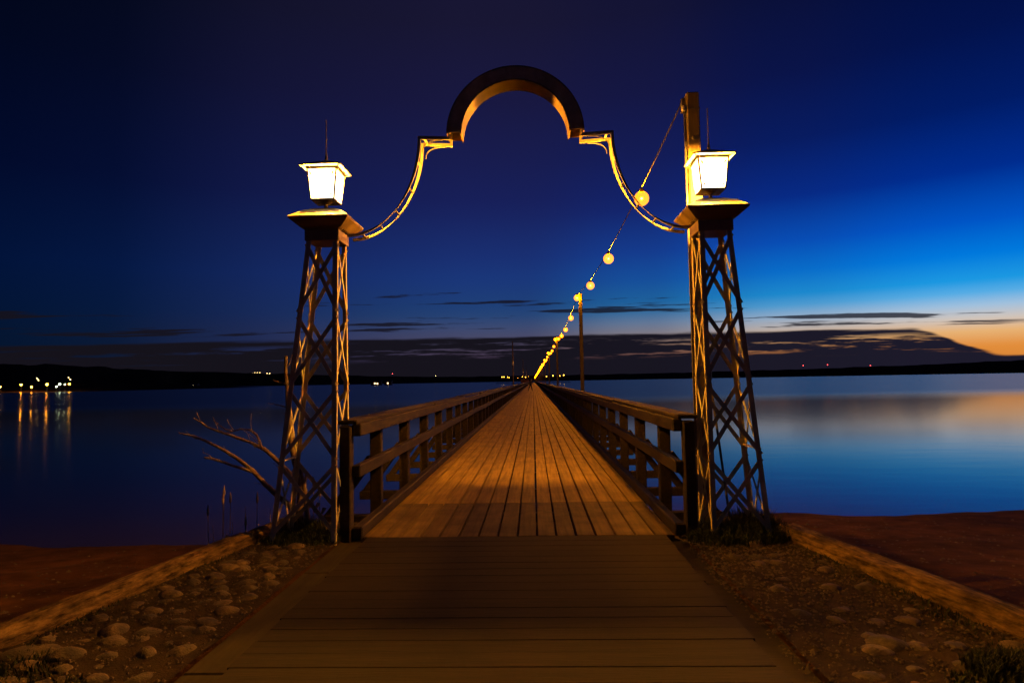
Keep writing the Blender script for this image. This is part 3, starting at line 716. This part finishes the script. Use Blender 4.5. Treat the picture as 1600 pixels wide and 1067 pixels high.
for i, p in enumerate(spots):
    lab = labs[i] if i < len(labs) else 'small bulb in the merging row of lights above the far pier'
    if p.y < 130:
        e = tag(empty('string_lamp', p), lab, 'bulb', 'string of bulbs along the pier')
        link('filament', core_me, e, p); link('halo_globe', halo_globe_me, e, p); link('socket', sock_me, e, p)
    else:
        tag(link('string_lamp', far_me, None, p), lab, 'bulb', 'string of bulbs along the pier')
# guy wire inside the right tower
g = tag(empty('guy_wire', (2.12, 6.5, -.12)), 'guy wire with turnbuckle slanting down inside the right tower', 'guy wire')
MB().tube([(1.945, 6.72, 3.2), (1.99, 6.62, 1.42)], .007, 6).build('wire', 'cable', g)
MB().tube([(1.975, 6.62, 1.60), (1.985, 6.62, 1.56), (1.988, 6.62, 1.46), (1.992, 6.62, 1.42)], [.006, .02, .02, .006], 8).build('turnbuckle', 'iron', g)
MB().tube([(1.992, 6.62, 1.42), (2.12, 6.5, -.12)], .013, 8).build('wire_guard', 'iron', g)

# ------------------------------------------------------------------ bare tree, reeds, grass
tree = tag(empty('bare_tree', (-2.42, 7.0, -.25)), 'bare dead tree leaning out over the water behind the left tower', 'tree')
def jit(pts, dyl, s=.012):
    out = []
    for i, p in enumerate(pts):
        out.append((p[0]+random.uniform(-s, s)*.5, p[1]+dyl*i/(len(pts)-1)+random.uniform(-s, s), p[2]+random.uniform(-s, s)*.5))
    return out
def branch(pts, r0, r1, dyl=0.0, name='branch'):
    pts = jit(pts, dyl); n = len(pts)
    fine = []
    for i in range(n-1):
        for q in range(3): fine.append(Vector(pts[i]).lerp(Vector(pts[i+1]), q/3)+Vector((0, 0, random.uniform(-.003, .003))))
    fine.append(Vector(pts[-1])); k = len(fine)
    return MB().tube(fine, [(r0+(r1-r0)*i/(k-1))*random.uniform(.88, 1.14) for i in range(k)], 8).build(name, 'bark', tree, smooth=True)
branch([(-2.40, 7.0, -.5), (-2.407, 7.0, -.2), (-2.394, 7.0, .086), (-2.381, 7.0, .362), (-2.438, 7.0, .64), (-2.489, 7.0, .85), (-2.511, 7.0, 1.13), (-2.534, 7.0, 1.41), (-2.557, 7.0, 1.62), (-2.55, 7.0, 1.80)], .050, .016, name='trunk')
branch([(-2.42, 7.05, 0.0), (-2.584, 7.2, .119), (-2.73, 7.2, .248), (-2.855, 7.2, .357), (-3.003, 7.2, .516), (-3.187, 7.2, .661), (-3.372, 7.2, .772), (-3.558, 7.2, .861), (-3.706, 7.2, .92), (-3.847, 7.2, .951)], .036, .007)
branch([(-2.98, 7.18, .50), (-3.163, 7.15, .574), (-3.309, 7.15, .633), (-3.419, 7.15, .67), (-3.493, 7.15, .686)], .018, .009, -.1)
branch([(-2.40, 7.08, .22), (-2.602, 7.3, .424), (-2.676, 7.3, .498), (-2.773, 7.3, .593), (-2.825, 7.3, .644), (-2.952, 7.3, .741), (-3.124, 7.3, .816), (-3.311, 7.3, .884), (-3.461, 7.3, .938), (-3.649, 7.3, .999), (-3.74, 7.3, 1.059), (-3.815, 7.3, 1.097)], .032, .006, .15)
branch([(-2.96, 7.35, .73), (-3.011, 7.35, .824), (-3.065, 7.35, .898), (-3.155, 7.35, .951), (-3.275, 7.35, .968), (-3.41, 7.35, .933), (-3.501, 7.35, .912)], .016, .006, .2)
branch([(-3.34, 7.4, .955), (-3.42, 7.4, .966), (-3.489, 7.4, 1.019), (-3.566, 7.4, 1.08)], .010, .004)
branch([(-2.54, 7.0, 1.49), (-2.62, 7.0, 1.497), (-2.692, 7.0, 1.53)], .010, .007)
branch([(-2.52, 7.0, 1.22), (-2.598, 7.0, 1.243), (-2.684, 7.0, 1.259), (-2.741, 7.0, 1.274)], .008, .003)
branch([(-3.05, 7.4, .80), (-2.98, 7.36, .79), (-2.94, 7.33, .74)], .004, .008)
branch([(-2.25, 6.9, -.3), (-2.246, 6.9, -.132), (-2.281, 6.9, .139), (-2.295, 6.9, .309), (-2.331, 6.9, .48), (-2.373, 6.9, .638)], .035, .017, name='snag')
for (p, d_) in (((-3.0, 7.25, .77), (-.5, .3, .5)), ((-3.2, 7.2, .67), (-.6, -.2, .35)), ((-3.45, 7.38, .94), (-.5, .2, .45)), ((-3.6, 7.2, .88), (-.6, .1, .2)), ((-3.1, 7.4, .93), (-.2, .2, .5)), ((-2.7, 7.3, .52), (-.5, .3, .1)), ((-3.3, 7.38, .965), (-.45, -.1, .35)),
               ((-2.8, 7.2, .32), (-.6, -.3, .2)), ((-3.42, 7.12, .67), (-.5, -.1, .2)), ((-2.5, 7.0, 1.0), (-.3, .1, .5)), ((-2.55, 7.0, 1.66), (.25, .1, .5)), ((-2.45, 7.0, .7), (.3, .2, .4)), ((-3.0, 7.36, .82), (-.45, .2, .15)), ((-3.72, 7.42, 1.05), (-.2, .1, .4))):
    d_ = Vector(d_); p = Vector(p); ln_ = random.uniform(.14, .30)
    branch([p, p+d_*ln_*.5+Vector((0, 0, random.uniform(-.03, .02))), p+d_*ln_+Vector((0, 0, random.uniform(-.02, .05))), p+d_*ln_*1.4+Vector((random.uniform(-.03, .03), 0, random.uniform(0, .06)))], .0055, .002, name='twig')
lf = MB().add([(-2.40, 6.95, 1.11), (-2.37, 6.96, 1.095), (-2.335, 6.95, 1.13), (-2.37, 6.96, 1.135)], [(0, 1, 2, 3)]).build('leaf', 'greenleaf', tree)
reeds = [(-3.563, 7.3, .075, 'h'), (-3.401, 7.35, .289, 'h'), (-3.364, 7.25, .217, 'h'), (-3.304, 7.3, .216, 'h'), (-3.23, 7.2, -.05, ''), (-3.132, 7.3, .091, ''), (-3.079, 7.2, -.03, 'h'), (-2.993, 7.3, .212, 'h'), (-2.844, 7.3, .067, 'b'), (-2.432, 7.3, .45, 'h'), (-2.343, 7.3, .385, 'h'), (-2.269, 7.3, .276, 'h'), (-3.48, 7.25, -.1, 'b'), (-3.02, 7.4, -.12, 'b')]
rl = ['reed farthest left beyond the left timber', 'tallest reed beyond the left timber', 'bent reed beside the tallest one', 'reed with plume right of the tallest one', 'short plain reed under the bare branches', 'thin leafless reed near the middle of the reeds', 'short reed with plume close to the timber', 'slender reed just left of the left tower', 'leaning reed beside the left tower leg', 'tall reed seen through the left tower', 'middle reed seen through the left tower', 'reed at the inner side of the left tower', 'low leaning stalk among the left reeds', 'low stalk between the left reeds and tower']
for (x, y, z, kd), lab in zip(reeds, rl):
    zb = ground_z(x, y)-.02
    e = tag(empty('reed', (x, y, zb)), lab, 'reed', 'dry reeds by the left timber')
    bx = random.uniform(-.05, .05)+(.09 if kd == 'b' else 0)
    pts = [(x+bx*(1-u)**1.5, y, zb+(z-zb)*u) for u in (0, .25, .5, .75, 1)]
    MB().tube(pts, [.006, .0055, .005, .004, .003], 5).build('stem', 'reed', e)
    if kd == 'h':
        MB().lathe((x, y, z-.09), ((.003, 0), (.013, .03), (.015, .06), (.009, .10), (.002, .14)), 7).build('seed_head', 'reed', e, smooth=True)
    hm = MB().add([(pts[2][0], y, pts[2][2]), (pts[2][0]+.05, y-.03, pts[2][2]+.11), (pts[2][0]+.10, y-.05, pts[2][2]+.10), (pts[2][0]+.012, y, pts[2][2]-.01)], [(0, 1, 2, 3)]).build('blade', 'reed', e)
def grass(name, spots, label):
    g = MB()
    for (cx, cy, rx, ry, n, h) in spots:
        for _ in range(n):
            a, rr = random.uniform(0, 6.283), math.sqrt(random.random())
            x, y = cx+rx*rr*math.cos(a), cy+ry*rr*math.sin(a); z = max(ground_z(x, y), -.03 if (abs(x) < half_width(y) and y < 6.9) else -9)-.005
            hh = h*random.uniform(.35, 1.0)*(1-.4*rr); b = random.uniform(0, 6.283); ln = hh*random.uniform(.2, .8); wd = random.uniform(.003, .006)
            c, s = math.cos(b), math.sin(b)
            p0 = Vector((x, y, z)); p1 = p0+Vector((c*ln*.3, s*ln*.3, hh*.6)); p2 = p0+Vector((c*ln, s*ln, hh)); w_ = Vector((-s, c, 0))*wd
            g.add([p0-w_, p0+w_, p1+w_*.8, p1-w_*.8, p2], [(0, 1, 2, 3), (3, 2, 4)])
    return tag(g.build(name, 'grass'), label, 'grass', kind='stuff')
grass('grass', [(2.10, 6.25, .50, .42, 3600, .20), (2.45, 6.6, .35, .4, 1500, .26), (1.80, 6.05, .22, .25, 900, .13)], 'dark tuft of grass around the foot of the right tower')
grass('grass', [(-2.1, 6.3, .42, .38, 1800, .13), (-2.35, 6.75, .3, .3, 700, .20), (-1.85, 6.15, .15, .2, 400, .09)], 'low grass around the foot of the left tower')
grass('grass', [(-2.70, 3.35, .34, .30, 900, .09), (-2.35, 3.15, .3, .22, 500, .07), (-3.2, 7.1, .45, .22, 500, .30), (-2.8, 4.6, .10, .9, 700, .06), (-2.6, 5.5, .1, .5, 400, .06)], 'sparse grass along the left timber and front corner')
grass('grass', [(2.55, 3.40, .22, .16, 1500, .13), (2.35, 3.25, .2, .12, 500, .08), (2.72, 4.3, .14, .8, 800, .06), (2.55, 5.3, .16, .6, 500, .06)], 'dark weeds in the front corner of the right bed')
# fallen leaves
for (x, y, a, lab) in ((-1.12, 3.36, .4, 'pale fallen leaf on the walkway near its left edge'), (-.62, 3.75, 1.3, 'small fallen leaf on the left half of the walkway'), (.42, 3.55, 2.2, 'small dark leaf right of the middle of the walkway'), (1.12, 3.45, .9, 'fallen leaf near the right edge of the walkway'), (2.0, 3.22, 1.9, 'curled leaf on the gravel at the front right')):
    z = -.066 if abs(x) < 1.45 else .0
    c, s = math.cos(a), math.sin(a); pts = [(0, 0, 0), (.012, .018, .004), (.010, .040, .007), (0, .058, .003), (-.010, .040, .008), (-.012, .018, .005)]
    o = MB().add([(x+c*p-s*q, y+s*p+c*q, z+r) for p, q, r in pts]+[(x+c*p-s*q, y+s*p+c*q, z+r-.001) for p, q, r in pts], [(0,1,2,3),(0,3,4,5),(9,8,7,6),(11,10,9,6)]).build('fallen_leaf', 'leaf')
    tag(o, lab, 'leaf', 'fallen leaves')

# ------------------------------------------------------------------ person far out on the pier
def person():
    me = bpy.data.meshes.new('body'); V = []; E = []; RD = []
    def v(p, r, link_=None):
        V.append(p); RD.append(r)
        if link_ is not None: E.append((link_, len(V)-1))
        return len(V)-1
    pel = v((0, 0, .93), (.15, .11)); sp = v((.04, -.01, 1.10), (.14, .10), pel); ch = v((.09, -.02, 1.32), (.17, .115), sp); nk = v((.125, -.03, 1.50), (.055, .055), ch)
    hd = v((.14, -.04, 1.58), (.078, .085), nk); hd2 = v((.15, -.04, 1.67), (.083, .095), hd); v((.155, -.04, 1.74), (.055, .07), hd2)
    v((.145, -.135, 1.60), (.015, .018), hd)          # nose
    for sx, ft in ((-1, (-.30, .05)), (1, (.25, -.06))):
        hip = v((sx*.09, 0, .88), (.09, .095), pel); kn = v((sx*.09*.5+ft[0]*.55, ft[1]*.5-.03, .49), (.06, .062), hip); an = v((ft[0], ft[1], .09), (.042, .045), kn)
        bl_ = v((ft[0]+sx*.015, ft[1]-.09, .045), (.042, .035), an); v((ft[0]+sx*.02, ft[1]-.19, .035), (.035, .028), bl_)
        sh = v((.09+sx*.17, -.02, 1.40), (.062, .06), ch); el = v((.08+sx*.27, .03, 1.13), (.043, .043), sh); wr = v((.07+sx*.27, -.06, .90), (.028, .028), el); pm_ = v((.07+sx*.265, -.08, .84), (.034, .018), wr)
        for i, (o, l) in enumerate(((-.026, .072), (-.009, .085), (.009, .08), (.026, .065))):
            f1 = v((.07+sx*.265, -.085+o, .79), (.0095, .0095), pm_); v((.07+sx*.258, -.09+o, .84-l), (.008, .008), f1)
        t1 = v((.07+sx*.245, -.125, .835), (.010, .010), pm_); v((.07+sx*.235, -.135, .80), (.008, .008), t1)
    me.from_pydata(V, E, []); me.update()
    o = bpy.data.objects.new('body', me); COL.objects.link(o)
    o.modifiers.new('skin', 'SKIN'); ss = o.modifiers.new('sub', 'SUBSURF'); ss.levels = 1; ss.render_levels = 1
    for i, r in enumerate(RD): me.skin_vertices[0].data[i].radius = r; me.skin_vertices[0].data[i].use_root = (i == 0)
    dg = bpy.context.evaluated_depsgraph_get(); bm_ = bpy.data.meshes.new_from_object(o.evaluated_get(dg))
    bpy.data.objects.remove(o)
    for k in ('cloth', 'trouser', 'skin'): bm_.materials.append(MT[k])
    for p in bm_.polygons:
        z = p.center.z; p.use_smooth = True
        p.material_index = 2 if (z > 1.5 or (z < .88 and abs(p.center.x-.07) > .2 and z > .7)) else (1 if z < .95 else 0)
    e = tag(empty('person', (-.22, 92.0, 0)), 'person in dark clothes standing legs apart far out on the pier', 'person')
    b = link('body', bm_, e, (-.22, 92.0, 0.0))
    hm = MB().lathe((.15, -.03, 1.655), ((.09, 0), (.103, .05), (.085, .10), (.03, .125)), 12).mesh('hair', 'hair', smooth=True)
    link('hair', hm, e, (-.22, 92.0, 0.0))
person()

# ------------------------------------------------------------------ far lights
def street_lamp(x, y, z, zg, s, material, label, group, parts=True):
    e = tag(empty('street_lamp', (x, y, zg)), label, 'street lamp', group)
    MB().tube([(x, y, zg), (x, y, z-s*.3)], [s*.28, s*.18], 6).build('post', 'iron', e)
    MB().lathe((x, y, z), ((.15*s, -.45*s), (.5*s, -.2*s), (.55*s, .15*s), (.2*s, .5*s)), 8).build('lamp_head', material, e, smooth=True)
sl = [(-509.4, 4.5, .9, 'shore', 'street lamp at the left picture edge on the headland'), (-488.7, 6.2, 1.0, 'shore', 'tall street lamp near the left edge, with its streak in the water'), (-478.5, 4.0, .9, 'shore', 'low lamp between the two tall shore lamps'),
      (-463.5, 6.1, 1.15, 'shore', 'brightest street lamp on the headland'), (-451, 6.2, .9, 'shorew', 'greenish white lamp right of the brightest shore lamp'), (-445.9, 5.9, .6, 'shorew', 'smaller white lamp near the headland tip'), (-441.5, 6.1, .8, 'shore', 'last yellow lamp at the headland tip'), (-454, 3.9, .5, 'shorew', 'low white lamp beside the brightest shore lamp')]
for x, z, s, mm, lab in sl: street_lamp(x, 597.0, z, WZ+.4, s*1.45, mm, lab, 'street lamps on the left headland')
for x, z, lab in ((-594.6, 14.9, 'upper lamp of the left pair up the hillside'), (-592.9, 12.6, 'lower lamp of the left pair up the hillside'), (-556, 15.0, 'upper lamp of the right pair up the hillside'), (-553.7, 12.6, 'lower lamp of the right pair up the hillside')):
    street_lamp(x, 750, z, 1.0, .7, 'town', lab, 'lamps up the left hillside')
ORD = ['first', 'second', 'third', 'fourth', 'fifth', 'sixth', 'seventh', 'eighth', 'ninth', 'tenth', 'eleventh', 'twelfth', 'thirteenth', 'fourteenth', 'fifteenth', 'last']
ridge = [(-1831, 84.2), (-1818, 84), (-1801, 83.7), (-1784, 83.4), (-1736, 78.3), (-1719, 78), (-1698, 73.4), (-1680, 73), (-1663, 72.7), (-1633, 68), (-1611, 67.6), (-1466, 65), (-1448, 64.7), (-1418, 60), (-1397, 59.6), (-1354, 54.6), (-631, 42)]
for i, (x, z) in enumerate(ridge):
    street_lamp(x, 4130, z+2, z-14, 3.2 if i < 3 else 2.2, 'town', ORD[i]+' town light from the left along the far hill crest' if i < 16 else 'lone tiny light on the far hill right of the left tower', 'town lights on the far hill')
for x, z, lab in ((-1104, 76, 'red beacon mast on the far hills right of the left tower'), (2080, 83, 'leftmost red beacon mast on the right far shore'), (2264, 85, 'brightest red beacon mast on the right far shore'), (2588, 74, 'rightmost red beacon mast on the right far shore')):
    e = tag(empty('radio_mast', (x, 5000, 0)), lab, 'radio mast', 'radio masts with red beacons')
    MB().tube([(x, 5000, 0), (x, 5000, z-3)], [1.0, .5], 6).build('mast', 'iron', e)
    MB().lathe((x, 5000, z), ((1.2, -3), (2.6, -1), (2.6, 1), (1.0, 3)), 8).build('beacon', 'red', e, smooth=True)
def house(x, y, wd, lab, wins):
    e = tag(empty('house', (x, y, WZ)), lab, 'house', 'houses on the far shore')
    MB().box(x-wd/2, x+wd/2, y, y+9, WZ-1, WZ+5).build('wall', 'wall', e)
    MB().add([(x-wd/2-.5, y-.5, WZ+5.01), (x+wd/2+.5, y-.5, WZ+5.01), (x+wd/2+.5, y+9.5, WZ+5.01), (x-wd/2-.5, y+9.5, WZ+5.01), (x-wd/2-.5, y+4.5, WZ+8.5), (x+wd/2+.5, y+4.5, WZ+8.5)],
             [(0,1,5,4),(2,3,4,5),(1,2,5),(3,0,4),(3,2,1,0)]).build('roof', 'roof', e)
    for wx, wz in wins: MB().box(x+wx-1.1, x+wx+1.1, y-.12, y-.01, WZ+wz-1, WZ+wz+1).build('window', 'winlit', e)
house(-540, 1000, 14, 'far lakeside house with two lit windows left of the left tower', ((0, 2.2), (.8, 4.0)))
house(-247, 1000, 16, 'far lakeside house with bright windows right of the left tower', ((-1.5, 3), (2.5, 2.6)))
house(-228, 1000, 11, 'smaller far house with one lit window right of the left tower', ((0, 3),))
house(2950, 3950, 40, 'far house with one lit window by the right picture edge', ((0, 3),))
